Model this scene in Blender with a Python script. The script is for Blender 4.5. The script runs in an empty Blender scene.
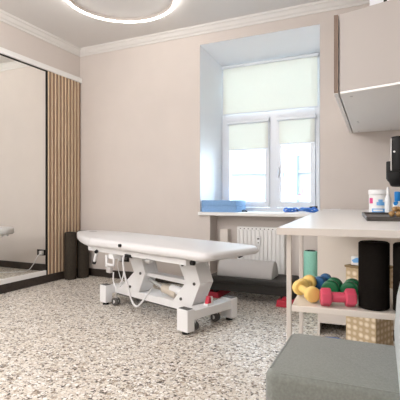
import bpy, bmesh, math, random
from mathutils import Vector, Matrix
random.seed(4)
S = bpy.context.scene
C = S.collection
PI = math.pi
R = math.radians

# ------------------------------------------------------------------ materials
def newmat(name):
    m = bpy.data.materials.new(name); m.use_nodes = True
    nt = m.node_tree
    return m, nt, nt.nodes['Principled BSDF']

def mat(name, col, rough=.5, metal=0, noise=0, nscale=40, bump=0, bscale=200, spec=.5, sheen=0, stretch=None):
    m, nt, b = newmat(name)
    b.inputs['Base Color'].default_value = (*col, 1)
    b.inputs['Roughness'].default_value = rough
    b.inputs['Metallic'].default_value = metal
    b.inputs['Specular IOR Level'].default_value = spec
    if sheen: b.inputs['Sheen Weight'].default_value = sheen
    tc = nt.nodes.new('ShaderNodeTexCoord')
    src = tc.outputs['Object']
    if stretch:
        mp = nt.nodes.new('ShaderNodeMapping'); mp.inputs['Scale'].default_value = stretch
        nt.links.new(src, mp.inputs['Vector']); src = mp.outputs['Vector']
    if noise:
        n = nt.nodes.new('ShaderNodeTexNoise'); n.inputs['Scale'].default_value = nscale; n.inputs['Detail'].default_value = 4
        r = nt.nodes.new('ShaderNodeValToRGB')
        r.color_ramp.elements[0].position = .3; r.color_ramp.elements[1].position = .7
        r.color_ramp.elements[0].color = (*[max(0, c*(1-noise)) for c in col], 1)
        r.color_ramp.elements[1].color = (*[min(1, c*(1+noise)) for c in col], 1)
        nt.links.new(src, n.inputs['Vector']); nt.links.new(n.outputs['Fac'], r.inputs['Fac'])
        nt.links.new(r.outputs['Color'], b.inputs['Base Color'])
    if bump:
        n2 = nt.nodes.new('ShaderNodeTexNoise'); n2.inputs['Scale'].default_value = bscale
        bp = nt.nodes.new('ShaderNodeBump'); bp.inputs['Strength'].default_value = bump; bp.inputs['Distance'].default_value = .002
        nt.links.new(src, n2.inputs['Vector']); nt.links.new(n2.outputs['Fac'], bp.inputs['Height'])
        nt.links.new(bp.outputs['Normal'], b.inputs['Normal'])
    return m

def emit(name, col, strength):
    m, nt, b = newmat(name)
    b.inputs['Base Color'].default_value = (*col, 1)
    b.inputs['Emission Color'].default_value = (*col, 1)
    b.inputs['Emission Strength'].default_value = strength
    return m

def terrazzo():
    m, nt, b = newmat('terrazzo')
    L = nt.links.new
    tc = nt.nodes.new('ShaderNodeTexCoord')
    nz = nt.nodes.new('ShaderNodeTexNoise'); nz.inputs['Scale'].default_value = 60
    L(tc.outputs['Object'], nz.inputs['Vector'])
    ad = nt.nodes.new('ShaderNodeMixRGB'); ad.blend_type = 'LINEAR_LIGHT'; ad.inputs['Fac'].default_value = .012
    L(tc.outputs['Object'], ad.inputs['Color1']); L(nz.outputs['Color'], ad.inputs['Color2'])
    def layer(scale):
        v = nt.nodes.new('ShaderNodeTexVoronoi'); v.inputs['Scale'].default_value = scale
        v.inputs['Randomness'].default_value = 1
        L(ad.outputs['Color'], v.inputs['Vector'])
        s = nt.nodes.new('ShaderNodeSeparateColor'); L(v.outputs['Color'], s.inputs['Color'])
        return v, s
    v1, s1 = layer(54)
    rp = nt.nodes.new('ShaderNodeValToRGB'); rp.color_ramp.interpolation = 'CONSTANT'
    cols = [(0, (.06, .043, .03)), (.07, (.20, .145, .10)), (.15, (.42, .34, .26)), (.24, (.68, .61, .52)),
            (.45, (.78, .72, .64)), (.66, (.86, .81, .74)), (.82, (.93, .90, .86))]
    e = rp.color_ramp.elements
    e[0].position = 0; e[0].color = (*cols[0][1], 1); e[1].position = cols[1][0]; e[1].color = (*cols[1][1], 1)
    for p, c in cols[2:]:
        k = e.new(p); k.color = (*c, 1)
    L(s1.outputs['Red'], rp.inputs['Fac'])
    v2, s2 = layer(105)
    rp2 = nt.nodes.new('ShaderNodeValToRGB'); rp2.color_ramp.interpolation = 'CONSTANT'
    e = rp2.color_ramp.elements
    e[0].position = 0; e[0].color = (.09, .065, .045, 1); e[1].position = .20; e[1].color = (.48, .41, .33, 1)
    k = e.new(.4); k.color = (.64, .58, .50, 1); k = e.new(.75); k.color = (.74, .71, .67, 1)
    L(s2.outputs['Green'], rp2.inputs['Fac'])
    # small chips show between the bigger ones
    ve = nt.nodes.new('ShaderNodeTexVoronoi'); ve.feature = 'DISTANCE_TO_EDGE'; ve.inputs['Scale'].default_value = 54
    L(ad.outputs['Color'], ve.inputs['Vector'])
    lt = nt.nodes.new('ShaderNodeMath'); lt.operation = 'GREATER_THAN'; lt.inputs[1].default_value = .11
    L(ve.outputs['Distance'], lt.inputs[0])
    mx = nt.nodes.new('ShaderNodeMixRGB'); L(lt.outputs[0], mx.inputs['Fac'])
    L(rp2.outputs['Color'], mx.inputs['Color1']); L(rp.outputs['Color'], mx.inputs['Color2'])
    L(mx.outputs['Color'], b.inputs['Base Color'])
    b.inputs['Roughness'].default_value = .42
    b.inputs['Specular IOR Level'].default_value = .35
    return m

def weave():
    m, nt, b = newmat('wicker_weave')
    L = nt.links.new
    tc = nt.nodes.new('ShaderNodeTexCoord')
    v = nt.nodes.new('ShaderNodeTexVoronoi'); v.inputs['Scale'].default_value = 25; v.inputs['Randomness'].default_value = .12
    mp = nt.nodes.new('ShaderNodeMapping'); mp.inputs['Rotation'].default_value = (0, 0, 0); mp.inputs['Scale'].default_value = (1, 1, 1.1)
    L(tc.outputs['Object'], mp.inputs['Vector']); L(mp.outputs['Vector'], v.inputs['Vector'])
    r = nt.nodes.new('ShaderNodeValToRGB')
    r.color_ramp.elements[0].position = .38; r.color_ramp.elements[0].color = (.86, .76, .60, 1)
    r.color_ramp.elements[1].position = .62; r.color_ramp.elements[1].color = (.50, .38, .23, 1)
    L(v.outputs['Distance'], r.inputs['Fac'])
    L(r.outputs['Color'], b.inputs['Base Color'])
    bp = nt.nodes.new('ShaderNodeBump'); bp.inputs['Strength'].default_value = .6; bp.inputs['Distance'].default_value = .006; bp.invert = True
    L(v.outputs['Distance'], bp.inputs['Height']); L(bp.outputs['Normal'], b.inputs['Normal'])
    b.inputs['Roughness'].default_value = .75
    return m

def wood(name, a, c, stretch=(60, 60, 2.5)):
    m, nt, b = newmat(name)
    L = nt.links.new
    tc = nt.nodes.new('ShaderNodeTexCoord'); mp = nt.nodes.new('ShaderNodeMapping'); mp.inputs['Scale'].default_value = stretch
    n = nt.nodes.new('ShaderNodeTexNoise'); n.inputs['Scale'].default_value = 1; n.inputs['Detail'].default_value = 5
    r = nt.nodes.new('ShaderNodeValToRGB'); r.color_ramp.elements[0].position = .3; r.color_ramp.elements[1].position = .72
    r.color_ramp.elements[0].color = (*a, 1); r.color_ramp.elements[1].color = (*c, 1)
    L(tc.outputs['Object'], mp.inputs['Vector']); L(mp.outputs['Vector'], n.inputs['Vector']); L(n.outputs['Fac'], r.inputs['Fac'])
    L(r.outputs['Color'], b.inputs['Base Color']); b.inputs['Roughness'].default_value = .55
    return m

def glassmat():
    m = bpy.data.materials.new('window_glass'); m.use_nodes = True
    nt = m.node_tree; nt.nodes.clear(); L = nt.links.new
    o = nt.nodes.new('ShaderNodeOutputMaterial'); t = nt.nodes.new('ShaderNodeBsdfTransparent'); g = nt.nodes.new('ShaderNodeBsdfGlossy')
    g.inputs['Roughness'].default_value = .02
    t.inputs['Color'].default_value = (.96, .98, .98, 1)
    mx = nt.nodes.new('ShaderNodeMixShader'); fr = nt.nodes.new('ShaderNodeFresnel'); fr.inputs['IOR'].default_value = 1.25
    L(fr.outputs['Fac'], mx.inputs['Fac']); L(t.outputs[0], mx.inputs[1]); L(g.outputs[0], mx.inputs[2]); L(mx.outputs[0], o.inputs['Surface'])
    return m

def stickermat():
    m = bpy.data.materials.new('white_film'); m.use_nodes = True
    nt = m.node_tree; nt.nodes.clear(); L = nt.links.new
    o = nt.nodes.new('ShaderNodeOutputMaterial'); d = nt.nodes.new('ShaderNodeBsdfDiffuse'); t = nt.nodes.new('ShaderNodeBsdfTranslucent')
    for q in (d, t): q.inputs['Color'].default_value = (.93, .94, .95, 1)
    mx = nt.nodes.new('ShaderNodeMixShader'); mx.inputs['Fac'].default_value = .5
    L(d.outputs[0], mx.inputs[1]); L(t.outputs[0], mx.inputs[2]); L(mx.outputs[0], o.inputs['Surface'])
    return m

def blindmat():
    m = bpy.data.materials.new('blind_fabric'); m.use_nodes = True
    nt = m.node_tree; nt.nodes.clear(); L = nt.links.new
    o = nt.nodes.new('ShaderNodeOutputMaterial'); d = nt.nodes.new('ShaderNodeBsdfDiffuse'); t = nt.nodes.new('ShaderNodeBsdfTranslucent')
    w = nt.nodes.new('ShaderNodeTexWave'); w.inputs['Scale'].default_value = 180; w.bands_direction = 'Z'
    tc = nt.nodes.new('ShaderNodeTexCoord'); L(tc.outputs['Object'], w.inputs['Vector'])
    r = nt.nodes.new('ShaderNodeValToRGB'); r.color_ramp.elements[0].color = (.84, .86, .81, 1); r.color_ramp.elements[1].color = (.88, .90, .85, 1)
    L(w.outputs['Fac'], r.inputs['Fac'])
    L(r.outputs['Color'], d.inputs['Color']); L(r.outputs['Color'], t.inputs['Color'])
    mx = nt.nodes.new('ShaderNodeMixShader'); mx.inputs['Fac'].default_value = .22
    L(d.outputs[0], mx.inputs[1]); L(t.outputs[0], mx.inputs[2]); L(mx.outputs[0], o.inputs['Surface'])
    return m

M = dict(
    wall=mat('beige_paint', (.66, .60, .555), .8, noise=.02, nscale=3, bump=.05, bscale=300),
    ceil=mat('ceiling_paint', (.76, .74, .72), .9, noise=.01, nscale=2),
    white=mat('white_paint', (.86, .85, .83), .45),
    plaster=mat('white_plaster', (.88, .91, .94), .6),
    ringbody=mat('brushed_bronze', (.60, .54, .50), .5),
    cornice=mat('off_white_plaster', (.76, .74, .71), .7),
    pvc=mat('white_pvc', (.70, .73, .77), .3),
    floor=terrazzo(),
    base=mat('dark_brown_baseboard', (.035, .026, .02), .45, noise=.3, nscale=30),
    mirror=mat('mirror_glass', (.93, .94, .92), .0, 1),
    black=mat('black_plastic', (.010, .010, .010), .5, spec=.25),
    blackm=mat('black_metal', (.02, .018, .016), .4, .5),
    slat_front=wood('pine_slat', (.86, .66, .45), (.95, .78, .57)),
    slat_side=wood('stained_slat', (.26, .16, .10), (.36, .235, .15)),
    slat_back=wood('dark_felt', (.10, .065, .04), (.14, .09, .06)),
    vinyl=mat('white_vinyl', (.71, .70, .70), .38, bump=.04, bscale=60),
    metal=mat('white_powder_coat', (.80, .80, .80), .35),
    steel=mat('brushed_steel', (.62, .62, .62), .3, .9),
    beigep=mat('beige_plastic', (.62, .55, .46), .5),
    rubber=mat('grey_rubber', (.09, .085, .08), .6),
    foamd=mat('dark_foam', (.045, .037, .028), .9, spec=.15, noise=.2, nscale=90, bump=.3, bscale=300),
    foamk=mat('black_foam', (.010, .008, .0065), .9, noise=.2, nscale=120, bump=.1, bscale=350, spec=.1),
    foamin=mat('foam_core', (.02, .018, .015), .9),
    bolster=mat('grey_vinyl', (.50, .48, .47), .5, bump=.04),
    step=mat('charcoal_plastic', (.035, .033, .030), .6, noise=.15, nscale=150),
    steptop=mat('grooved_rubber', (.10, .095, .088), .65, noise=.1, nscale=80),
    red=mat('red_plastic', (.62, .035, .07), .45),
    bluepad=mat('blue_foam', (.22, .40, .68), .7, noise=.06, nscale=60),
    blue=mat('blue_plastic', (.04, .19, .62), .4),
    desk=mat('white_laminate', (.83, .82, .80), .28),
    deskedge=mat('shaded_white_lacquer', (.63, .585, .54), .35),  # white darkened to carry the weaker light on front edge and legs
    cream=mat('cream_board', (.76, .70, .63), .4),
    pink=mat('pink_vinyl', (.66, .08, .14), .38),
    yellow=mat('yellow_vinyl', (.86, .60, .19), .4),
    green=mat('green_vinyl', (.005, .14, .05), .35),
    navy=mat('navy_vinyl', (.012, .10, .26), .35),
    teal=mat('teal_foam', (.28, .62, .50), .7, noise=.05, nscale=50),
    fabric=mat('grey_upholstery', (.185, .198, .178), .95, noise=.12, nscale=150, bump=.5, bscale=420, sheen=.3, spec=.2),
    fabricb=mat('light_grey_upholstery', (.42, .46, .47), .95, noise=.06, nscale=150, bump=.4, bscale=420, sheen=.3, spec=.2),
    cab=mat('beige_cabinet_board', (.42, .385, .36), .5),
    cabedge=mat('walnut_edge', (.20, .14, .105), .5),
    cabunder=mat('pale_grey_melamine', (.93, .925, .91), .45),
    tray=mat('dark_tray', (.055, .048, .042), .4),
    weave=weave(),
    rim=mat('brown_rim', (.25, .17, .08), .7),
    tub=mat('white_tub', (.86, .86, .86), .3),
    lpink=mat('label_pink', (.72, .06, .25), .5),
    lblue=mat('label_blue', (.16, .42, .78), .5),
    clear=mat('frosted_plastic', (.80, .83, .85), .2),
    cyan=mat('bright_blue_plastic', (.01, .22, .62), .3),
    nut=mat('brown_nut', (.42, .25, .10), .55, noise=.4, nscale=70),
    light=emit('led_diffuser', (1, .96, .91), 8),
    facade=mat('pale_stucco', (.155, .16, .165), .9, noise=.03, nscale=1.5),
    facadeb=mat('pale_blue_stucco', (.10, .13, .155), .8),
    facadew=mat('pale_window_glass', (.12, .135, .15), .3),
    pave=mat('grey_paving', (.6, .6, .58), .9, noise=.08, nscale=4),
    glass=glassmat(), blind=blindmat(),
    decalp=mat('pale_red_sticker', (.85, .45, .48), .5),
    decalw=stickermat(),
)

# ------------------------------------------------------------------ mesh helpers
def B(): return bmesh.new()

def box(bm, x0, x1, y0, y1, z0, z1, bev=0, seg=2):
    m = Matrix.Translation(((x0+x1)/2, (y0+y1)/2, (z0+z1)/2)) @ Matrix.Diagonal((abs(x1-x0), abs(y1-y0), abs(z1-z0), 1))
    r = bmesh.ops.create_cube(bm, size=1, matrix=m)
    if bev:
        es = list({e for v in r['verts'] for e in v.link_edges})
        bmesh.ops.bevel(bm, geom=es, offset=bev, segments=seg, profile=.5, affect='EDGES')
    return bm

def prism(bm, poly, a0, a1, axis='z', bev=0, seg=2, sel=None):
    """poly: 2-D outline; axis z -> (x,y), y -> (x,z), x -> (y,z)"""
    def p(u, v, w):
        return {'z': (u, v, w), 'y': (u, w, v), 'x': (w, u, v)}[axis]
    lo = [bm.verts.new(p(u, v, a0)) for u, v in poly]
    hi = [bm.verts.new(p(u, v, a1)) for u, v in poly]
    n = len(poly)
    fs = [bm.faces.new(lo[::-1]), bm.faces.new(hi)]
    for i in range(n):
        fs.append(bm.faces.new((lo[i], lo[(i+1) % n], hi[(i+1) % n], hi[i])))
    bmesh.ops.recalc_face_normals(bm, faces=fs)
    if bev:
        es = [e for e in list(fs[0].edges) + list(fs[1].edges) if not (sel and sel(e))]
        bmesh.ops.bevel(bm, geom=es, offset=bev, segments=seg, profile=.5, affect='EDGES')
    return bm

def cyl(bm, p0, p1, r0, r1=None, seg=20, bev=0):
    r1 = r0 if r1 is None else r1
    p0, p1 = Vector(p0), Vector(p1); d = p1-p0
    q = Vector((0, 0, 1)).rotation_difference(d.normalized())
    m = Matrix.Translation((p0+p1)/2) @ q.to_matrix().to_4x4()
    r = bmesh.ops.create_cone(bm, cap_ends=True, segments=seg, radius1=r0, radius2=r1, depth=d.length, matrix=m)
    if bev:
        es = [e for e in {e for v in r['verts'] for e in v.link_edges} if any(len(f.verts) > 4 for f in e.link_faces)]
        bmesh.ops.bevel(bm, geom=es, offset=bev, segments=3, profile=.5, affect='EDGES')
    return bm

def ball(bm, c, r, s=(1, 1, 1), seg=14):
    m = Matrix.Translation(c) @ Matrix.Diagonal((s[0], s[1], s[2], 1))
    bmesh.ops.create_uvsphere(bm, u_segments=seg, v_segments=max(6, seg*2//3), radius=r, matrix=m)
    return bm

def lathe(bm, prof, seg=28, c=(0, 0)):
    rings = []
    for r, z in prof:
        rings.append([bm.verts.new((c[0]+r*math.cos(2*PI*i/seg), c[1]+r*math.sin(2*PI*i/seg), z)) for i in range(seg)])
    fs = []
    for a, b in zip(rings, rings[1:]):
        for i in range(seg):
            fs.append(bm.faces.new((a[i], a[(i+1) % seg], b[(i+1) % seg], b[i])))
    fs.append(bm.faces.new(rings[0][::-1])); fs.append(bm.faces.new(rings[-1]))
    bmesh.ops.recalc_face_normals(bm, faces=fs)
    return bm

def patch(bm, r, a0, a1, z0, z1, n=10):
    """a thin curved label on a cylinder"""
    vs = []
    for i in range(n+1):
        a = a0+(a1-a0)*i/n
        vs.append([bm.verts.new((q*math.cos(a), q*math.sin(a), z)) for q, z in ((r, z0), (r, z1), (r-.002, z1), (r-.002, z0))])
    fs = []
    for p, q in zip(vs, vs[1:]):
        for k in range(4):
            fs.append(bm.faces.new((p[k], q[k], q[(k+1) % 4], p[(k+1) % 4])))
    fs.append(bm.faces.new(vs[0][::-1])); fs.append(bm.faces.new(vs[-1]))
    bmesh.ops.recalc_face_normals(bm, faces=fs)
    return bm

def smooth_path(pts, n=6):
    P = [Vector(p) for p in pts]; out = []
    for i in range(len(P)-1):
        a = P[max(i-1, 0)]; b = P[i]; c = P[i+1]; d = P[min(i+2, len(P)-1)]
        for k in range(n):
            t = k/n
            out.append(.5*((2*b)+(c-a)*t+(2*a-5*b+4*c-d)*t*t+(3*b-a-3*c+d)*t**3))
    out.append(P[-1]); return out

def tube(bm, pts, r, seg=8, n=6):
    ps = smooth_path(pts, n)
    up = Vector((.13, .2, .97)); rings = []
    for i, p in enumerate(ps):
        t = (ps[min(i+1, len(ps)-1)]-ps[max(i-1, 0)]).normalized()
        a = t.cross(up)
        if a.length < .05: a = t.cross(Vector((1, 0, 0)))
        a.normalize(); b = t.cross(a)
        rings.append([bm.verts.new(p+r*(math.cos(2*PI*k/seg)*a+math.sin(2*PI*k/seg)*b)) for k in range(seg)])
    fs = []
    for x, y in zip(rings, rings[1:]):
        for k in range(seg):
            fs.append(bm.faces.new((x[k], x[(k+1) % seg], y[(k+1) % seg], y[k])))
    fs.append(bm.faces.new(rings[0][::-1])); fs.append(bm.faces.new(rings[-1]))
    bmesh.ops.recalc_face_normals(bm, faces=fs)
    return bm

def obj(name, bm, m, parent=None, smooth=False, label=None):
    me = bpy.data.meshes.new(name); bm.to_mesh(me); bm.free()
    if isinstance(m, (list, tuple)):
        for q in m: me.materials.append(q)
    else: me.materials.append(m)
    o = bpy.data.objects.new(name, me); C.objects.link(o)
    if smooth:
        for p in me.polygons: p.use_smooth = True
        try: me.set_sharp_from_angle(angle=R(38))
        except Exception: pass
    if parent: o.parent = parent
    if label: o['label'] = label
    return o

def tag(o, label, cat, group=None):
    o['label'] = label; o['category'] = cat; o['kind'] = 'thing'
    if group: o['group'] = group
    return o

def thing(name, label, cat, loc=(0, 0, 0), rz=0, group=None):
    o = bpy.data.objects.new(name, None); C.objects.link(o)
    o.location = loc; o.rotation_euler = (0, 0, rz); o.empty_display_size = .1
    return tag(o, label, cat, group)

def struct(name, bm, m, parent=None, smooth=False):
    o = obj(name, bm, m, parent, smooth)
    if not parent: o['kind'] = 'structure'
    return o

def dup(root, loc, rz, label, group=None):
    r = root.copy(); C.objects.link(r); r.location = loc; r.rotation_euler = (root.rotation_euler[0], root.rotation_euler[1], rz); r['label'] = label
    if group: r['group'] = group
    for ch in list(root.children):
        c = ch.copy(); C.objects.link(c); c.parent = r
        for g in list(ch.children):
            d = g.copy(); C.objects.link(d); d.parent = c
    return r

# ------------------------------------------------------------------ room shell
H = 2.97; YB = -8.0; XR = 4.25
struct('floor', box(B(), -.3, XR+.3, YB, .6, -.12, 0), M['floor'])
struct('ceiling', box(B(), -.3, XR+.3, YB, .6, H, H+.2), M['ceil'])
struct('wall_left', box(B(), -.3, 0, YB, .6, 0, H), M['wall'])
struct('wall_right', box(B(), XR, XR+.3, YB, .6, 0, H), M['wall'])
struct('wall_front', box(B(), -.3, XR+.3, YB-.3, YB, 0, H), M['wall'])
bm = B()
box(bm, 0, 1.758, 0, .6, 0, H); box(bm, 3.098, XR, 0, .6, 0, H)
box(bm, 1.758, 3.098, 0, .6, 2.77, H)
box(bm, 1.758, 1.884, 0, .6, 0, .814); box(bm, 2.85, 3.098, 0, .6, 0, .814)
box(bm, 1.884, 2.85, .2, .6, 0, .814)
struct('wall_back', bm, M['wall'])
# splayed white window reveals
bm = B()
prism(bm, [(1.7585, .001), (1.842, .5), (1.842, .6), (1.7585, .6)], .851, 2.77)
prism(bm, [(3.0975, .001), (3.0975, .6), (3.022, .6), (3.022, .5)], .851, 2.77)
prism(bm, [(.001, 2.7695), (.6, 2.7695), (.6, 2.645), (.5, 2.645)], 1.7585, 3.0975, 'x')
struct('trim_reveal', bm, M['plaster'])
# cornice: stepped profile along left, back, right
prof = [(0, 2.885), (.012, 2.885), (.018, 2.905), (.035, 2.915), (.055, 2.945), (.07, 2.95), (.075, H), (0, H)]
bm = B(); prism(bm, [(-u, v) for u, v in prof], 0, XR, 'x')
struct('trim_cornice_back', bm, M['cornice'])
bm = B(); prism(bm, prof, YB, 0, 'y'); struct('trim_cornice_left', bm, M['cornice'])
bm = B(); prism(bm, [(XR-u, v) for u, v in prof], YB, 0, 'y'); struct('trim_cornice_right', bm, M['cornice'])
# baseboards
bm = B(); box(bm, .03, 1.884, -.022, 0, 0, .095, .004); box(bm, 2.85, 3.2, -.022, 0, 0, .095, .004)
struct('baseboard_back', bm, M['base'])
struct('baseboard_left', box(B(), 0, .03, YB, 0, 0, .095, .004), M['base'])
# white box trim over the mirror
struct('trim_mirror_ledge', box(B(), 0, .036, YB, -.0, 2.535, 2.597, .003), M['white'])

# mirror with ledge
t = thing('wall_mirror', 'large wall mirror with thin black edge and white ledge on the left wall', 'mirror', (0, -3, .095))
obj('mirror_glass', box(B(), .003, .013, -2.9, 2.386, .055, 2.438), M['mirror'], t)
bm = B(); box(bm, .001, .017, 2.387, 2.417, 0, 2.44); box(bm, .001, .016, -2.9, 2.387, 2.424, 2.44)
obj('frame', bm, M['blackm'], t, label='thin black mirror frame')
obj('ledge', box(B(), .002, .026, -2.9, 2.386, .001, .055, .003), M['white'], t, label='white ledge along the mirror foot')

# slat wall panel
t = thing('slat_wall_panel', 'tall brown vertical wood slat panel between the mirror and the room corner', 'wall panel', (0, -.58, .095))
obj('backing_board', box(B(), .001, .006, 0, .577, 0, 2.44), M['slat_back'], t)
for i in range(10):
    y = .002+i*.0575
    bm = B(); box(bm, .006, .019, y+.0135, y+.046, 0, 2.44)
    o = obj('slat', bm, M['slat_side'], t)
    bm = B(); box(bm, .006, .0185, y, y+.013, 0, 2.44)
    obj('slat_strip', bm, M['slat_front'], o, label='thin pale pine strip beside the slat')

# ------------------------------------------------------------------ window
w = bpy.data.objects.new('window_1', None); C.objects.link(w); w['kind'] = 'structure'
X0, X1, Z0, Z1 = 1.842, 3.022, .853, 2.645
bm = B()
box(bm, X0, X0+.055, .47, .54, Z0, Z1, .004); box(bm, X1-.045, X1, .47, .54, Z0, Z1, .004)
box(bm, X0+.055, X1-.045, .471, .539, Z0, Z0+.045); box(bm, X0+.055, X1-.045, .471, .539, Z1-.055, Z1)
box(bm, X0+.055, X1-.045, .468, .539, 1.975, 2.035); box(bm, 2.452, 2.535, .469, .539, Z0+.045, 1.975)
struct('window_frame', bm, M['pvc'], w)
for a, b in ((X0+.057, 2.45), (2.537, X1-.047)):
    bm = B(); q = .05
    box(bm, a, a+q, .45, .51, Z0+.05, 1.97, .004); box(bm, b-q, b, .45, .51, Z0+.05, 1.97, .004)
    box(bm, a+q, b-q, .451, .509, Z0+.05, Z0+.05+.062); box(bm, a+q, b-q, .451, .509, 1.915, 1.97)
    s = struct('window_sash', bm, M['pvc'], w)
    struct('glass_pane', box(B(), a+q, b-q, .485, .491, Z0+.112, 1.915), M['glass'], s)
    if a > 2.5:
        bm = B(); box(bm, a+.012, a+.03, .425, .45, 1.30, 1.37, .004); box(bm, a+.014, a+.028, .405, .425, 1.25, 1.345, .004)
        struct('window_handle', bm, M['pvc'], s)
        # faded sticker on the inside of the pane
        bm = B(); box(bm, a+.07, a+.36, .4835, .4848, 1.0, 1.03)
        random.seed(9)
        pts = [(a+.07, 1.03), (a+.09, 1.06), (a+.12, 1.085), (a+.15, 1.06), (a+.2, 1.04), (a+.28, 1.05), (a+.29, 1.075), (a+.31, 1.09), (a+.35, 1.12), (a+.36, 1.03)]
        prism(bm, pts, .4835, .4848, 'y')
        st = struct('window_sticker', bm, M['decalw'], s)
        bm = B(); prism(bm, [(a+.285, 1.045), (a+.295, 1.05), (a+.305, 1.16), (a+.292, 1.12)], .4818, .4830, 'y')
        prism(bm, [(a+.245, 1.04), (a+.275, 1.045), (a+.28, 1.10), (a+.268, 1.06), (a+.245, 1.052)], .4818, .4830, 'y')
        for k in range(8):
            x = a+.09+k*.034
            box(bm, x, x+.012, .4818, .4830, 1.004, 1.018)
            box(bm, x+.004, x+.008, .4818, .4830, 1.004, 1.024)
        struct('sticker_mark', bm, M['decalp'], st)
struct('upper_pane', box(B(), X0+.055, X1-.045, .50, .506, 2.035, Z1-.055), M['glass'], w)
struct('window_sill', box(B(), 1.745, 3.112, -.035, .47, .814, .851, .006), M['white'], w)

def blind(x0, x1, y, zt, zb, label, cass, drop_r=.022):
    t = thing('roller_blind', label, 'roller blind', ((x0+x1)/2, y, zt), 0, 'roller blinds on the window')
    hw = (x1-x0)/2
    bm = B()
    if cass: prism(bm, [(-.012, 0), (.016, 0), (.016, -.04), (-.012, -.04), (-.028, -.03), (-.028, -.01)], -hw, hw, 'x')
    else: cyl(bm, (-hw, -.008, -.02), (hw, -.008, -.02), .018, seg=16)
    obj('cassette', bm, M['pvc'], t)
    obj('blind_fabric', box(B(), -hw+.014, hw-.014, .003, .0045, zb-zt, -.02), M['blind'], t, label='pale green translucent fabric')
    obj('bottom_bar', box(B(), -hw+.012, hw-.012, -.002, .009, zb-zt-.014, zb-zt, .003), M['pvc'], t)
    bm = B(); tube(bm, [(hw-.004, -.016, -.02), (hw-.004, -.014, (zb-zt)*.8), (hw-.004, -.01, (zb-zt)*1.2)], .0025, 6)
    if cass: obj('pull_chain', bm, M['pvc'], t)
    else: bm.free()
blind(X0+.012, X1-.008, .445, 2.635, 2.045, 'wide pale green roller blind covering the upper window pane', False)
blind(1.93, 2.447, .440, 1.945, 1.605, 'pale green half drawn roller blind on the left window sash', True)
blind(2.553, 2.985, .440, 1.945, 1.645, 'pale green half drawn roller blind on the right window sash', True)

# outside: pale building over the street
struct('ground_outside', box(B(), -14, 12, .7, 30, -1.3, -1.2), M['pave'])
t = thing('building', 'pale overexposed building facade outside the window', 'building', (-1.5, 14, -1.2))
obj('facade_wall', box(B(), -9, 9, 0, 5, 0, 9.5), M['facade'], t)
bm = B(); box(bm, .95, 1.5, -.25, 0, 0, 9); obj('downpipe_pier', bm, M['facadeb'], t, label='pale blue pier on the facade')
for z in (1.75, 3.35, 4.9): obj('ledge', box(B(), -9, 9, -.12, 0, z, z+.09), M['facadew'], t)
for k in range(9):
    for z in (.5, 2.25, 5.3):
        x = -7.9+k*1.5
        if .2 < x < 1.4: continue
        f = obj('window', box(B(), x, x+.7, -.05, 0, z, z+1.0), M['facade'], t)
        obj('pane', box(B(), x+.06, x+.64, -.06, -.05, z+.06, z+.94), M['facadew'], f)

# ------------------------------------------------------------------ radiator and pipe box
t = thing('radiator', 'white panel radiator with vertical ribs under the window sill', 'radiator', (2.172, .10, .09))
RW = .545
bm = B(); box(bm, 0, RW, 0, .02, .0, .60, .005)
n = 12
for i in range(n):
    x = .018+i*(RW-.036)/(n-1)
    box(bm, x-.013, x+.013, -.011, .001, .03, .565, .005)
obj('panel', bm, M['white'], t)
bm = B(); box(bm, 0, RW, .02, .085, .56, .60, .003); box(bm, 0, .01, .02, .085, 0, .56); box(bm, RW-.01, RW, .02, .085, 0, .56)
g = obj('casing', bm, M['white'], t)
bm = B()
for i in range(n-1):
    x = .018+(i+.5)*(RW-.036)/(n-1); box(bm, x-.006, x+.006, -.0016, .002, .574, .584)
obj('vent_slots', bm, M['rubber'], t, label='dark vent slots along the top')
m_ = obj('heat_meter', box(B(), .235, .28, -.028, -.011, .40, .50, .004), M['tub'], t)
obj('meter_display', box(B(), .245, .27, -.0295, -.028, .465, .483), M['rubber'], m_); obj('meter_seal', cyl(B(), (.257, -.0295, .43), (.257, -.0275, .43), .007, seg=12), M['rubber'], m_)
for x in (.03, RW-.07): obj('bracket', box(B(), x, x+.04, .085, .0985, .1, .5), M['white'], t)
bm = B(); tube(bm, [(.03, .05, 0), (.03, .05, -.05), (.03, .055, -.085)], .010); obj('pipe', bm, M['white'], t)
tag(obj('pipe_casing', box(B(), 1.965, 2.06, .1, .198, 0, .655, .006), M['cream']), 'narrow cream upright board left of the radiator under the sill', 'pipe casing')

# ------------------------------------------------------------------ things on the sill
def pad(z, label):
    bm = B(); box(bm, -.21, .21, -.165, .165, 0, .066, .004, 2)
    o = obj('balance_pad', bm, M['bluepad'], None, True); o.location = (1.985, .17, z)
    tag(o, label, 'foam pad', 'blue foam pads on the sill'); return o
pad(.852, 'lower of the two blue foam pads stacked on the window sill')
pad(.919, 'upper of the two blue foam pads stacked on the window sill')
bm = B(); tube(bm, [(2.22, .14, .858), (2.235, .12, .874), (2.26, .13, .872), (2.275, .15, .858), (2.25, .16, .858), (2.22, .14, .858)], .005)
ball(bm, (2.232, .125, .864), .011)
tag(obj('hand_strap', bm, M['black'], None, True), 'tiny dark strap on the sill right of the blue foam pads', 'strap')
t = thing('resistance_band', 'tangled bright blue exercise band on the right of the window sill', 'exercise band', (2.72, .10, .853))
bm = B()
tube(bm, [(0, .02, .01), (.06, -.02, .045), (.12, .04, .02), (.18, .0, .05), (.25, .05, .03), (.3, .01, .055), (.33, .06, .02), (.26, .09, .012), (.16, .06, .03), (.06, .07, .012), (0, .02, .01)], .010, 8)
tube(bm, [(.02, .05, .012), (.1, .02, .05), (.16, -.02, .03), (.24, -.01, .05), (.31, -.02, .03), (.34, .02, .012)], .009, 8)
tube(bm, [(.0, .0, .012), (-.02, .02, .03), (.0, .05, .05), (.03, .03, .04), (.04, -.01, .012)], .009, 8)
obj('band', bm, M['blue'], t, True)
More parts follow.
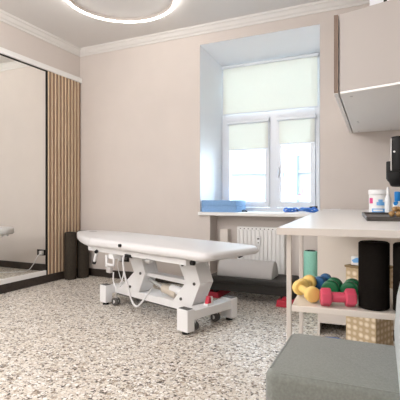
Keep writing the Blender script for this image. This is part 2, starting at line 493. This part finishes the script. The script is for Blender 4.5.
for p, q in (((.12, .0, .03), (.2, .02, .04)), ((.25, .03, .055), (.33, .045, .06))):
    bm = B(); cyl(bm, p, q, .013); obj('handle', bm, M['black'], t, True, label='black foam handle')
bm = B(); tube(bm, [(-.01, -.04, .004), (.08, -.06, .005), (.18, -.05, .005), (.29, -.06, .005)], .004, 6)
obj('cord', bm, M['tub'], t, True, label='pale cord')

# ------------------------------------------------------------------ rolled mats in the corner
def roll(name, r, h, loc, m, label, cat, group=None, turns=4, rz=0, flap=True):
    t = thing(name, label, cat, loc, rz, group)
    bm = B(); lathe(bm, [(r-.012, 0), (r-.003, .002), (r, .012), (r, h-.012), (r-.004, h-.003), (r-.014, h)], 36)
    obj('mat_roll', bm, m, t, True)
    bm = B(); pts = []
    for k in range(60):
        a = k/60*turns*2*PI; q = r*.2+(r*.86-r*.2)*k/60
        pts.append((q*math.cos(a), q*math.sin(a), h+.0005))
    tube(bm, pts, .0022, 5, 1); obj('spiral_edge', bm, M['foamin'], t)
    if flap:
        bm = B(); prism(bm, [(r*math.cos(a), r*math.sin(a)) for a in [R(200+i*8) for i in range(6)]] + [((r+.007)*math.cos(a), (r+.007)*math.sin(a)) for a in [R(240-i*8) for i in range(6)]], .01, h-.01)
        obj('end_flap', bm, m, t, True)
    return t
roll('exercise_mat', .072, .585, (.116, -.305, 0), M['foamd'], 'dark brown rolled mat standing in the corner against the slat panel', 'rolled mat', 'rolled mats in the corner', rz=R(-35))
roll('exercise_mat', .074, .595, (.178, -.150, 0), M['foamd'], 'dark brown rolled mat in the corner, right of the other, behind the table head', 'rolled mat', 'rolled mats in the corner', flap=False)
# teal roll between desk and wall
roll('foam_mat', .063, .515, (3.064, -.345, 0), M['teal'], 'teal green rolled mat standing on the floor behind the white desk', 'rolled mat', None, 3, 0, False)

# socket with charger
t = thing('wall_socket', 'black wall socket low on the back wall behind the treatment table', 'socket', (.71, -.002, .255))
obj('socket_plate', box(B(), -.075, .075, -.012, 0, -.04, .04, .004), M['black'], t)
bm = B(); cyl(bm, (.035, -.0125, 0), (.035, -.016, 0), .022); obj('socket_well', bm, M['rubber'], t)
t = thing('power_plug', 'white plug with white cable in the black wall socket', 'plug', (.675, -.015, .255))
obj('plug_body', box(B(), -.024, .024, -.045, 0, -.026, .026, .006), M['tub'], t, True)
bm = B(); tube(bm, [(0, -.045, -.005), (.01, -.09, -.05), (.05, -.12, -.15), (.12, -.16, -.235), (.25, -.24, -.25), (.42, -.36, -.25)], .005); obj('cable', bm, M['tub'], t, True)

# ------------------------------------------------------------------ step bench with bolster
t = thing('step_platform', 'charcoal aerobic step bench on red risers under the radiator', 'step bench', (2.48, -.26, 0))
bm = B(); prism(bm, [(-.40, -.215), (.395, -.225), (.42, -.19), (.43, .16), (.41, .2), (-.40, .2), (-.43, .16), (-.43, -.19)], .165, .22, 'z', .008)
obj('platform', bm, M['step'], t, True)
bm = B(); prism(bm, [(-.40, .18), (.40, .18), (.36, .085), (-.36, .085)], -.205, -.19, 'y', .004); obj('front_skirt', bm, M['step'], t)
bm = B()
for i in range(9): box(bm, -.40, .405, -.2+i*.043, -.178+i*.043, .2195, .2235)
obj('tread', bm, M['steptop'], t)
for sx in (-1, 1):
    bm = B(); prism(bm, [(sx*.42, .165), (sx*.445, .06), (sx*.33, .06), (sx*.30, .165)], -.19, .19, 'y', .004)
    o = obj('leg', bm, M['step'], t)
for sx in (-1, 1):
    bm = B(); prism(bm, [(sx*.30, 0), (sx*.465, 0), (sx*.455, .06), (sx*.31, .06)], -.27 if sx > 0 else -.20, .24, 'y', .006); 
    box(bm, sx*.38-.025, sx*.38+.025, -.25 if sx > 0 else -.19, -.15, .06, .085, .004)
    obj('riser', bm, M['red'], t, label='red plastic riser')
t = thing('half_bolster', 'pale grey half round bolster lying on the charcoal step bench', 'bolster', (2.43, -.42, .2245))
pts = [(.0, .0)] + [(.12-.125*math.cos(R(12+i*156/16)), -.025+.185*math.sin(R(12+i*156/16))) for i in range(17)] + [(.24, 0)]
pts = [(y, max(z, 0)) for y, z in pts]
bm = B(); prism(bm, pts, -.285, .285, 'x', .007, 3); obj('cover', bm, M['bolster'], t, True)
bm = B(); prism(bm, [(.12+(y-.12)*.93, z*.93+.003) for y, z in pts], .2852, .2868, 'x'); obj('end_panel', bm, M['bolster'], t)

# ------------------------------------------------------------------ treatment table
TT = thing('treatment_table', 'white electric treatment table with padded vinyl top in the middle of the room', 'treatment table', (1.88, -1.133, 0), R(-18.73))
def rrect(x0, x1, y0, y1, rl, rr, n=6):
    out = []
    for cx, cy, r, a0 in ((x1-rr, y1-rr, rr, 0), (x0+rl, y1-rl, rl, 90), (x0+rl, y0+rl, rl, 180), (x1-rr, y0+rr, rr, 270)):
        for k in range(n+1):
            a = R(a0+90*k/n); out.append((cx+r*math.cos(a), cy+r*math.sin(a)))
    return out
ZB, ZT = .556, .640
HW = .335
seam = lambda e: all(v.co.x < -.59 and v.co.x > -.61 for v in e.verts)
bm = B(); prism(bm, [(-.598, -HW)] + [(x, y) for x, y in rrect(.4, .89, -HW, HW, .0, .09) if x > .41 or 0] [7:] + [(x, y) for x, y in rrect(.4, .89, -HW, HW, .0, .09) if x > .41][:7] + [(-.598, HW)], ZB, ZT, 'z', .034, 5, seam)
for v in bm.verts:
    if v.co.x > .62: v.co.z += ((v.co.x-.62)/.27)**2*(-.022 if v.co.z > .6 else .012)
obj('long_cushion', bm, M['vinyl'], TT, True)
hp = [(-.602, -HW), (-.602, HW), (-.80, .335), (-1.0, .33), (-1.3, .27), (-1.36, .20), (-1.40, .13), (-1.41, .07), (-1.40, .02), (-1.36, -.025), (-1.25, -.085), (-1.0, -.205), (-.80, -.285), (-.68, -.325)]
bm = B(); prism(bm, hp, ZB, ZT, 'z', .03, 5, seam)
for v in bm.verts: v.co.z += .004*(-.602-v.co.x)/.9
hc = obj('head_cushion', bm, M['vinyl'], TT, True)
bm = B(); prism(bm, [(.035*1.9*math.cos(2*PI*k/20)-1.2, .035*math.sin(2*PI*k/20)+.08) for k in range(20)], ZT+.002, ZT+.0045); obj('face_hole', bm, M['bolster'], hc)
# under-frame
bm = B()
for s in (-1, 1):
    box(bm, -.70, .64, s*.265-.018, s*.265+.018, .512, .555, .004)
for x in (-.68, -.38, -.10, .15, .62): box(bm, x-.016, x+.016, -.247, .247, .514, .553)
box(bm, -1.30, -.66, .02, .05, .53, .557); box(bm, -1.30, -.66, .14, .17, .53, .557)
obj('frame', bm, M['metal'], TT)
# two bent lifting columns (outlines in the x-z plane)
def column(dx, ext):
    cl = [(.410+dx, .498), (.60+dx, .505), (.662+dx, .35), (.573+dx, .166), (.350+dx-ext, .166), (.50+dx, .34)]
    t_ = .022
    bm = B(); prism(bm, cl, -.11, -.088, 'y', .004); prism(bm, cl, .02, .042, 'y', .004)
    prism(bm, [(cl[1][0]-.002, .50), (cl[2][0]-.003, .35), (cl[3][0]-.003, .168), (cl[3][0]-t_, .168), (cl[2][0]-t_, .35), (cl[1][0]-t_, .50)], -.088, .02, 'y')
    prism(bm, [(cl[0][0]+t_, .496), (cl[5][0]+t_, .34), (cl[4][0]+t_, .168), (cl[4][0]+.003, .168), (cl[5][0]+.003, .34), (cl[0][0]+.003, .496)], -.088, .02, 'y')
    o = obj('lift_column', bm, M['metal'], TT)
    for x, z in ((.47, .475), (.45, .20), (.60, .34)):
        bm = B(); cyl(bm, (x+dx, -.118, z), (x+dx, -.109, z), .012, seg=14); obj('pivot_bolt', bm, M['rubber'], o)
column(-.045, 0); column(-.715, .06)
# base
bm = B(); box(bm, -.54, .55, -.10, .10, .105, .165, .005); obj('base_beam', bm, M['metal'], TT)
bm = B(); box(bm, -.53, .54, -.085, .085, .09, .104); obj('beam_shade_strip', bm, M['rubber'], TT, label='dark strip standing in for shade under the base beam')  # dark box for the shadow below the beam
def tbar(x0, x1, hw, name='cross_foot', bl=.075):
    bm = B(); box(bm, x0+.006, x1-.003, -hw+bl, hw-bl, .105, .172, .004)
    o = obj(name, bm, M['metal'], TT)
    for s in (-1, 1):
        bm = B(); box(bm, x0, x1, min(s*hw, s*(hw-bl)), max(s*hw, s*(hw-bl)), .022, .185, .006); f = obj('foot_block', bm, M['metal'], o)
        bm = B(); box(bm, x0+.012, x1-.012, s*(hw-bl/2)-.028, s*(hw-bl/2)+.028, .185, .1885); obj('foot_cap', bm, M['rubber'], f, label='dark cap')
        bm = B(); cyl(bm, ((x0+x1)/2, s*(hw-bl/2), 0), ((x0+x1)/2, s*(hw-bl/2), .022), .03, .024); obj('rubber_foot', bm, M['black'], f)
    return o
tbar(.545, .662, .29); tbar(-.615, -.515, .21)
def caster(x, y, a=0):
    bm = B()
    for s in (-1, 1): cyl(bm, (x-s*.022*math.sin(a), y+s*.022*math.cos(a), .038), (x-s*.008*math.sin(a), y+s*.008*math.cos(a), .038), .037, seg=22, bev=.004)
    o = obj('caster', bm, M['rubber'], TT, True)
    bm = B(); box(bm, x-.02, x+.02, y-.007, y+.007, .04, .085, .004); cyl(bm, (x, y, .08), (x, y, .115), .012); obj('caster_fork', bm, M['steel'], o)
    bm = B(); cyl(bm, (x-.026*math.sin(a), y-.026*math.cos(a), .038), (x+.026*math.sin(a), y+.026*math.cos(a), .038), .017); obj('wheel_hub', bm, M['tub'], o)
caster(-.455, -.135, .3); caster(-.455, .135); caster(.60, -.165, .2); caster(.56, .13, .3); caster(-.36, .12, .3)
# actuator and link rail
bm = B(); prism(bm, [(-.15, .348), (.50, .348), (.50, .308), (-.15, .318)], -.075, .018, 'y', .004); obj('link_rail', bm, M['metal'], TT)
bm = B(); cyl(bm, (-.16, -.03, .30), (.12, -.03, .225), .016); a_ = obj('actuator', bm, M['steel'], TT, True)
bm = B(); cyl(bm, (.10, -.03, .23), (.27, -.03, .20), .038, seg=22, bev=.008); obj('motor', bm, M['beigep'], a_, True)
bm = B(); cyl(bm, (.20, -.03, .245), (.36, -.02, .225), .034, seg=22, bev=.008); obj('motor_cover', bm, M['tub'], a_, True)
bm = B(); cyl(bm, (-.18, -.045, .305), (-.15, -.02, .297), .022); obj('actuator_pin', bm, M['black'], a_)
# hanging armrest, folded at the head end
for s in (-1, 1):
    bm = B(); tube(bm, [(-.56, s*.27, .53), (-.575, s*.27, .49), (-.61, s*.27, .41)], .014, 10, 3); o = obj('folding_leg', bm, M['metal'], TT, True)
    bm = B(); cyl(bm, (-.608, s*.27, .414), (-.618, s*.27, .392), .018); obj('rubber_tip', bm, M['black'], o)
    bm = B(); cyl(bm, (-.545, s*.285, .515), (-.525, s*.305, .512), .016); obj('clamp_knob', bm, M['black'], o)
    bm = B(); cyl(bm, (-.10, s*.352, .606), (-.10, s*.32, .606), .014, .012); obj('side_knob', bm, M['black'], TT)
    bm = B(); cyl(bm, (.70, s*.29, .540), (.70, s*.262, .535), .018); obj('leg_knob', bm, M['black'], TT)
    bm = B(); box(bm, -.10, -.02, s*.290-.006, s*.290+.006, .505, .53, .003); obj('hinge_stop', bm, M['black'], TT)
bm = B(); cyl(bm, (.20, -.30, .505), (.26, -.30, .50), .018); obj('side_ring', bm, M['steel'], TT, True)
# handset on a hook with coiled cable
bm = B(); box(bm, -.36, -.335, -.318, -.302, .395, .50, .004); box(bm, -.36, -.225, -.318, -.302, .41, .43, .004); box(bm, -.245, -.225, -.318, -.302, .41, .49, .004)
o = obj('handset_hook', bm, M['metal'], TT)
bm = B(); box(bm, -.32, -.26, -.335, -.30, .35, .40, .008); obj('hand_control', bm, M['bolster'], TT, True, label='grey hand control')
bm = B(); box(bm, -.33, -.26, -.3, -.2, .47, .51); obj('control_bracket', bm, M['metal'], TT)
bm = B(); tube(bm, [(-.13, -.28, .515), (-.10, -.31, .46), (-.07, -.315, .36), (-.02, -.315, .25), (.02, -.31, .16), (.07, -.30, .115), (.115, -.27, .16), (.11, -.2, .22), (.06, -.12, .24)], .008, 8)
tube(bm, [(-.24, -.31, .36), (-.21, -.33, .28), (-.15, -.33, .24), (-.10, -.31, .34), (-.10, -.30, .44)], .006, 8)
obj('cable', bm, M['vinyl'], TT, True)
# small red pedal with white housing on the foot bar
bm = B(); box(bm, .60, .645, -.055, .02, .173, .188, .003); pb = obj('pedal_plate', bm, M['tub'], TT)
bm = B(); prism(bm, [(-.05, .188), (-.005, .188), (-.012, .24), (-.03, .243)], .605, .64, 'x', .005); obj('lock_pedal', bm, M['red'], pb, label='small red pedal')
bm = B(); cyl(bm, (.625, .005, .186), (.625, .005, .235), .016, .013); obj('pedal_post', bm, M['tub'], pb, True)

# ------------------------------------------------------------------ ceiling ring light
t = thing('ring_light', 'thin glowing white ring light on the ceiling', 'ceiling light', (1.385, -1.02, 2.925))
RO = .53
def ring(bm, r0, r1, z0, z1, seg=72):
    rs = []
    for i in range(seg):
        a = 2*PI*i/seg; c, s = math.cos(a), math.sin(a)
        rs.append([bm.verts.new((r*c, r*s, z)) for r, z in ((r0, z0), (r1, z0), (r1, z1), (r0, z1))])
    fs = []
    for i in range(seg):
        p, q = rs[i], rs[(i+1) % seg]
        for k in range(4): fs.append(bm.faces.new((p[k], p[(k+1) % 4], q[(k+1) % 4], q[k])))
    bmesh.ops.recalc_face_normals(bm, faces=fs); return bm
obj('ring_body', ring(B(), RO-.022, RO-.0105, .012, .0449), M['ringbody'], t, True)
obj('diffuser', ring(B(), RO-.010, RO+.006, -.001, .030), M['light'], t, True)

# ------------------------------------------------------------------ white desk (local x = right along its front, y = back)
DA = R(5.27)
DK = thing('desk', 'long white counter height desk with a lower shelf along the right wall', 'desk', (3.402, -2.897, 0), DA)
dc, ds = math.cos(DA), math.sin(DA)
def dw(x, y, z): return (3.402+x*dc-y*ds, -2.897+x*ds+y*dc, z)
bm = B(); box(bm, 0, .70, 0, 2.79, .876, .901, .003); obj('desktop', bm, M['desk'], DK)
obj('edge_shade', box(B(), 0, .70, -.0015, -.0001, .8765, .9005), M['deskedge'], DK, label='desk front edge with shade put into its colour')  # thin darker face, shade of the front edge put into the colour
for x in (.032, .66):
    for y, q in ((.08, .0085), (.49, .0085)):
        bm = B(); box(bm, x-q, x+q, y-q, y+q, 0, .8755, .002); obj('leg', bm, M['deskedge'], DK)
bm = B(); box(bm, .042, .65, .44, .485, .85, .8755); obj('apron', bm, M['deskedge'], DK)
bm = B(); box(bm, .0415, .652, .072, .50, .596, .618, .002); obj('shelf', bm, M['cream'], DK)
# base cabinet supporting the back of the desk
t = thing('base_cabinet', 'white base cabinet with open toe space under the back of the desk', 'cabinet', dw(.02, 1.72, 0), DA)
bm = B(); box(bm, 0, .66, 0, 1.0, .09, .874, .002); obj('carcass', bm, M['cream'], t)
for x in (0, .20): obj('foot', box(B(), x, x+.016, 0, 1.0, 0, .09), M['cream'], t)
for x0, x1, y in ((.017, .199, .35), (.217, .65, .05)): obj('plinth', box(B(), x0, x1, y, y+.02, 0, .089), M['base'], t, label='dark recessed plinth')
# blue bag lying in front of it
bm = B(); prism(bm, [(0, 0), (.17, .0), (.19, .05), (.12, .11), (.04, .1), (-.02, .05)], 0, .012, 'z', .005, 2)
o = obj('folded_cloth', bm, M['blue'], None, True); o.location = (3.30, -1.335, .001); o.rotation_euler = (0, 0, DA)
tag(o, 'small blue folded cloth on the floor in front of the base cabinet', 'cloth')

# hamper
HK = thing('wicker_hamper', 'tall square light brown wicker hamper under the desk', 'hamper', (3.637, -1.568, 0), R(-28))
def hampside(bm, z0, z1):
    box(bm, -.10, .10, -.10, .10, z0, z1, .006)
obj('body', (lambda b: (hampside(b, .004, .585), b)[1])(B()), M['weave'], HK)
bm = B(); box(bm, -.106, .106, -.106, .106, .580, .594, .004); obj('rim', bm, M['rim'], HK)
t = thing('tissue_pack', 'small blue and white packet on the wicker hamper', 'packet', (3.565, -1.60, .595), R(-20))
obj('packet', box(B(), -.028, .028, -.02, .02, 0, .055, .004), M['tub'], t)
bm = B(); prism(bm, [(-.022, .03), (.01, .048), (.024, .045), (.024, .02), (-.01, .015)], -.0212, -.0198, 'y'); obj('print', bm, M['lblue'], t, label='blue print')

# ------------------------------------------------------------------ shelf things
def roller_thing(loc, r, h, label):
    t = thing('foam_roller', label, 'foam roller', loc, 0, 'black foam rollers on the desk shelf')
    bm = B(); lathe(bm, [(r*.35, .02), (r*.35, 0), (r-.006, 0), (r, .005), (r, h-.005), (r-.006, h), (r*.35, h), (r*.35, h-.02)], 40); obj('foam', bm, M['foamk'], t, True)
    bm = B(); cyl(bm, (0, 0, h-.03), (0, 0, h-.018), r*.345); obj('hollow_core', bm, M['foamin'], t)
    return t
roller_thing((3.7065, -2.735, .619), .051, .232, 'black foam roller standing on the desk shelf beside the pink dumbbell')
roller_thing((3.818, -2.748, .619), .051, .232, 'black foam roller on the desk shelf, partly behind the chair back')

def dumbbell(m, L, r, rb, shape, label, loc, rot, word, group='dumbbells on the desk shelf'):
    t = thing('dumbbell', label, 'dumbbell', loc, 0, group); t.rotation_euler = rot
    hl = r*1.0 if shape != 'hex' else .038
    seg = 6 if shape == 'hex' else 24
    for s in (-1, 1):
        bm = B(); cyl(bm, (s*(L/2-hl), 0, 0), (s*L/2, 0, 0), r, seg=seg, bev=.008)
        if shape == 'hex': bmesh.ops.rotate(bm, verts=bm.verts, cent=(0, 0, 0), matrix=Matrix.Rotation(R(30), 3, 'X'))
        obj('weight_head', bm, m, t, True)
    bm = B(); cyl(bm, (-L/2+hl, 0, 0), (L/2-hl, 0, 0), rb, seg=16); obj('handle', bm, m, t, True)
    return t
zs = .618
# pink, lying across the front
dumbbell(M['pink'], .122, .0325, .0185, 'hex', 'pink dumbbell lying at the front of the desk shelf', (3.5905, -2.772, zs+.0335), (0, 0, R(17)), '')
# two green, pointing at the camera
dumbbell(M['green'], .10, .0335, .015, 'round', 'left of the two green dumbbells behind the pink one', (3.551, -2.612, zs+.034), (0, 0, R(86)), '')
dumbbell(M['green'], .10, .0335, .015, 'round', 'right of the two green dumbbells behind the pink one', (3.6195, -2.606, zs+.034), (0, 0, R(86)), '')
# two yellow
dumbbell(M['yellow'], .125, .030, .014, 'round', 'yellow dumbbell lying at the back, nearest the desk legs', (3.441, -2.572, zs+.0305), (0, 0, R(84)), '')
dumbbell(M['yellow'], .132, .029, .014, 'round', 'yellow dumbbell at the front of the shelf, pointing towards the chair', (3.468, -2.717, zs+.0335), (0, R(2), R(-53)), '')
dumbbell(M['navy'], .11, .027, .012, 'round', 'dark blue dumbbell behind the yellow ones', (3.492, -2.468, zs+.028), (0, 0, R(80)), '')

# ------------------------------------------------------------------ things on the desk
ZD = .9015
t = thing('serving_tray', 'dark rectangular tray on the right of the desktop', 'tray', (3.83, -1.93, ZD), DA)
bm = B(); box(bm, -.20, .20, -.36, .30, 0, .008, .003); obj('tray_floor', bm, M['tray'], t)
bm = B()
box(bm, -.205, -.195, -.365, .305, .0, .02, .003); box(bm, .195, .205, -.365, .305, 0, .02, .003)
box(bm, -.195, .195, -.365, -.355, 0, .02); box(bm, -.195, .195, .295, .305, 0, .02); obj('tray_rim', bm, M['tray'], t)
t = thing('powder_tub', 'white lidded tub with pink and blue label behind the tray on the desk', 'tub', (3.680, -1.20, ZD), R(-90))
bm = B(); lathe(bm, [(.060, 0), (.065, .004), (.065, .125), (.060, .130)]); obj('jar', bm, M['tub'], t, True)
bm = B(); lathe(bm, [(.066, .130), (.068, .132), (.068, .158), (.065, .162)]); obj('lid', bm, M['tub'], t, True)
bm = B(); patch(bm, .0665, R(-62), R(-35), .068, .105); obj('pink_label', bm, M['lpink'], t)
bm = B(); patch(bm, .0665, R(-12), R(32), .055, .078); patch(bm, .0665, R(-2), R(22), .078, .095); patch(bm, .0665, R(-40), R(50), .006, .034); obj('blue_label', bm, M['lblue'], t)
bm = B(); patch(bm, .068, R(-30), R(22), .016, .027); obj('white_label', bm, M['tub'], t)
# dispenser
t = thing('drink_machine', 'tall black dispenser machine with rounded head at the right end of the desk', 'dispenser', (3.80, -1.45, ZD))
bm = B(); cyl(bm, (0, 0, .265), (0, 0, .487), .047, seg=32, bev=.01); obj('upper_body', bm, M['black'], t, True)
bm = B(); lathe(bm, [(.028, .175), (.040, .182), (.046, .20), (.058, .215), (.062, .235), (.062, .265), (.05, .272)], 32, (-.008, 0)); obj('head', bm, M['black'], t, True)
bm = B(); cyl(bm, (-.052, .005, .22), (-.052, .005, .335), .020, seg=18, bev=.006); obj('side_tank', bm, M['black'], t, True)
bm = B(); box(bm, -.046, -.040, -.028, -.016, .275, .475, .001); obj('highlight_strip', bm, M['steel'], t, label='pale strip standing in for the highlight on the edge')  # grey highlight on the black body, built as a strip
bm = B(); cyl(bm, (-.024, -.043, .39), (-.0265, -.049, .39), .006); obj('button', bm, M['tub'], t)
bm = B(); box(bm, .035, .085, -.03, .05, .0, .27, .004); box(bm, .02, .12, -.05, .06, 0, .015, .003); obj('stand', bm, M['black'], t)
# bottles
t = thing('spray_bottle', 'clear bottle with bright blue cap under the dispenser', 'bottle', (3.792, -1.56, ZD))
bm = B(); lathe(bm, [(.024, .0), (.026, .003), (.026, .07), (.018, .084), (.010, .09), (.010, .10)], 22); obj('bottle', bm, M['clear'], t, True)
bm = B(); lathe(bm, [(.017, .086), (.018, .088), (.018, .138), (.014, .143)], 22)
cyl(bm, (-.004, -.012, .075), (-.012, -.03, .072), .012); obj('cap', bm, M['cyan'], t, True)
t = thing('white_bottle', 'slim white bottle between the tub and the blue capped bottle', 'bottle', (3.738, -1.40, ZD))
bm = B(); lathe(bm, [(.017, 0), (.019, .003), (.019, .10), (.010, .12), (.008, .13)], 20); obj('bottle', bm, M['clear'], t, True)
bm = B(); lathe(bm, [(.010, .128), (.010, .16), (.006, .175)], 16); obj('nozzle', bm, M['tub'], t, True)
# nuts heaped on the tray
random.seed(2)
nut_spots = []
for k in range(9):
    nut_spots.append((3.762+(k % 3)*.032, -1.99+(k//3)*.034, ZD+.0225))
nut_spots += [(3.776, -1.973, ZD+.047), (3.81, -1.97, ZD+.047), (3.79, -1.94, ZD+.047)]
n0 = None
for k, p in enumerate(nut_spots):
    if n0 is None:
        bm = B(); ball(bm, (0, 0, 0), .0155, (1, .86, .9), 12)
        for v in bm.verts: v.co *= 1+random.uniform(-.08, .08)
        n0 = obj('nut', bm, M['nut'], None, True); o = n0
    else:
        o = n0.copy(); C.objects.link(o)
    o.location = p; o.rotation_euler = (0, 0, random.uniform(0, 6))
    tag(o, 'brown nut in the small heap on the dark tray', 'nut', 'nuts on the tray')
# small white slip at the wall edge of the desk
tag(obj('paper_slip', (lambda b: (box(b, 3.235, 3.32, -.30, -.22, ZD, ZD+.006, .002), b)[1])(B()), M['tub']), 'small white slip of card on the back of the desktop', 'card')

# ------------------------------------------------------------------ wall cabinet
t = thing('wall_cabinet', 'beige wall cabinet hung above the desk on the right', 'cabinet', (0, 0, 0))
fp = [(3.468, -1.636), (4.24, -1.84), (4.24, -.003), (3.412, -.003)]
bm = B(); prism(bm, [(x, y) for x, y in fp], 1.662, 2.135); obj('carcass', bm, M['cab'], t)
bm = B(); prism(bm, [(3.47, -1.634), (4.238, -1.836), (4.238, -.004), (3.414, -.004)], 1.648, 1.661); un = obj('underside', bm, M['cabunder'], t, label='pale grey underside')
for x, y in ((3.53, -1.54), (3.50, -.62), (3.50, -.56), (3.92, -.62), (3.47, -.08), (3.75, -.08)):
    bm = B(); cyl(bm, (x, y, 1.6455), (x, y, 1.649), .008, seg=12); obj('screw', bm, M['steel'], un)
yb = -.02
for i in range(3):
    a0, a1 = i/3, (i+1)/3
    y0 = -1.645+a0*1.63+.001; y1 = -1.645+a1*1.63-.003
    def xx(y): return 3.468+(y+1.636)*(3.412-3.468)/1.633
    bm = B(); prism(bm, [(xx(y0)-.0325, y0), (xx(y0)-.006, y0), (xx(y1)-.006, y1), (xx(y1)-.0325, y1)], 1.648, 2.137, 'z', .003)
    d = obj('door', bm, [M['white']], t, label='white cabinet door')
    if i == 0:
        bm = B(); prism(bm, [(xx(y0)-.0315, y0-.0035), (xx(y0)-.007, y0-.0035), (xx(y0)-.007, y0-.0002), (xx(y0)-.0315, y0-.0002)], 1.652, 2.133)
        obj('edge_strip', bm, M['cabedge'], d, label='walnut brown edge strip')
# white carton on top of it
t = thing('storage_box', 'white carton with black strap standing on the wall cabinet', 'box', (3.63, -1.42, 2.136), R(-3))
bm = B(); box(bm, 0, .42, 0, .3, 0, .36, .004); obj('carton', bm, M['plaster'], t)
bm = B(); box(bm, .083, .103, -.004, 0, 0.0, .36); obj('strap', bm, M['black'], t, label='black strap')

# ------------------------------------------------------------------ grey chair
t = thing('upholstered_chair', 'grey fabric upholstered chair in the right foreground before the desk', 'chair', (3.460, -3.33, 0), R(1.5))
bm = B(); prism(bm, rrect(0, .38, .075, .445, .035, .02), .375, .545, 'z', .018, 4)
for v in bm.verts:
    if v.co.z > .52: v.co.z += .006*math.sin(PI*max(0, min(1, v.co.x/.36)))*math.sin(PI*max(0, min(1, (v.co.y-.04)/.405)))
obj('seat', bm, M['fabric'], t, True)
bm = B(); tube(bm, [(.012, .115, .543), (.012, .40, .543)], .0035, 6, 4); tube(bm, [(.045, .088, .543), (.33, .088, .543)], .0035, 6, 4); obj('piping', bm, M['fabric'], t)
bp = [(.342, .38), (.327, .50), (.322, .58), (.330, .70), (.356, .82), (.40, .95), (.45, .955), (.47, .93), (.44, .80), (.42, .65), (.41, .38)]
bm = B(); prism(bm, [(x, z) for x, z in bp], .02, .46, 'y', .02, 3); obj('backrest', bm, M['fabricb'], t, True, label='paler grey curved backrest')
bm = B(); box(bm, .02, .40, .06, .43, .34, .375); obj('seat_frame', bm, M['base'], t)
for x in (.04, .37):
    for y in (.08, .41):
        bm = B(); cyl(bm, (x, y, .34), (x+(.01 if x > .2 else -.01), y, 0), .016, .011); obj('leg', bm, M['base'], t, True)

# ------------------------------------------------------------------ light
W = bpy.data.worlds.new('daylight'); S.world = W; W.use_nodes = True
bg = W.node_tree.nodes['Background']; bg.inputs['Color'].default_value = (.74, .87, 1, 1); bg.inputs['Strength'].default_value = 12.5
def sun(e, rot):
    l = bpy.data.lights.new('sun', 'SUN'); l.energy = e; l.angle = R(3); l.color = (1, .97, .92)
    o = bpy.data.objects.new('sun', l); o.rotation_euler = rot; C.objects.link(o)
sun(3.0, (R(48), 0, R(-12)))
def fill_lamp(x, y, z, e, col, rad=.22):  # unseen fill lights added to brighten the room, no fixtures
    l = bpy.data.lights.new('fill_light', 'POINT'); l.energy = e; l.color = col; l.shadow_soft_size = rad
    o = bpy.data.objects.new('fill_light', l); o.location = (x, y, z); C.objects.link(o)
for x, y, z, e in ((1.45, -3.35, 2.6, 66), (2.9, -5.8, 2.5, 28), (1.4, -6.0, 2.4, 105)): fill_lamp(x, y, z, e, (.98, .967, .985))

# ------------------------------------------------------------------ camera
cam = bpy.data.cameras.new('camera'); co = bpy.data.objects.new('camera', cam); C.objects.link(co)
co.location = (3.7674, -4.3098, 1.0); co.rotation_euler = (R(90), 0, R(24.994))
cam.sensor_width = 36; cam.sensor_fit = 'HORIZONTAL'; cam.lens = 36*414/400
cam.shift_y = -1/400; cam.clip_start = .02
S.camera = co
S.view_settings.view_transform = 'Standard'; S.view_settings.look = 'None'; S.view_settings.gamma = 1
S.view_settings.use_curve_mapping = False; S.view_settings.exposure = .30
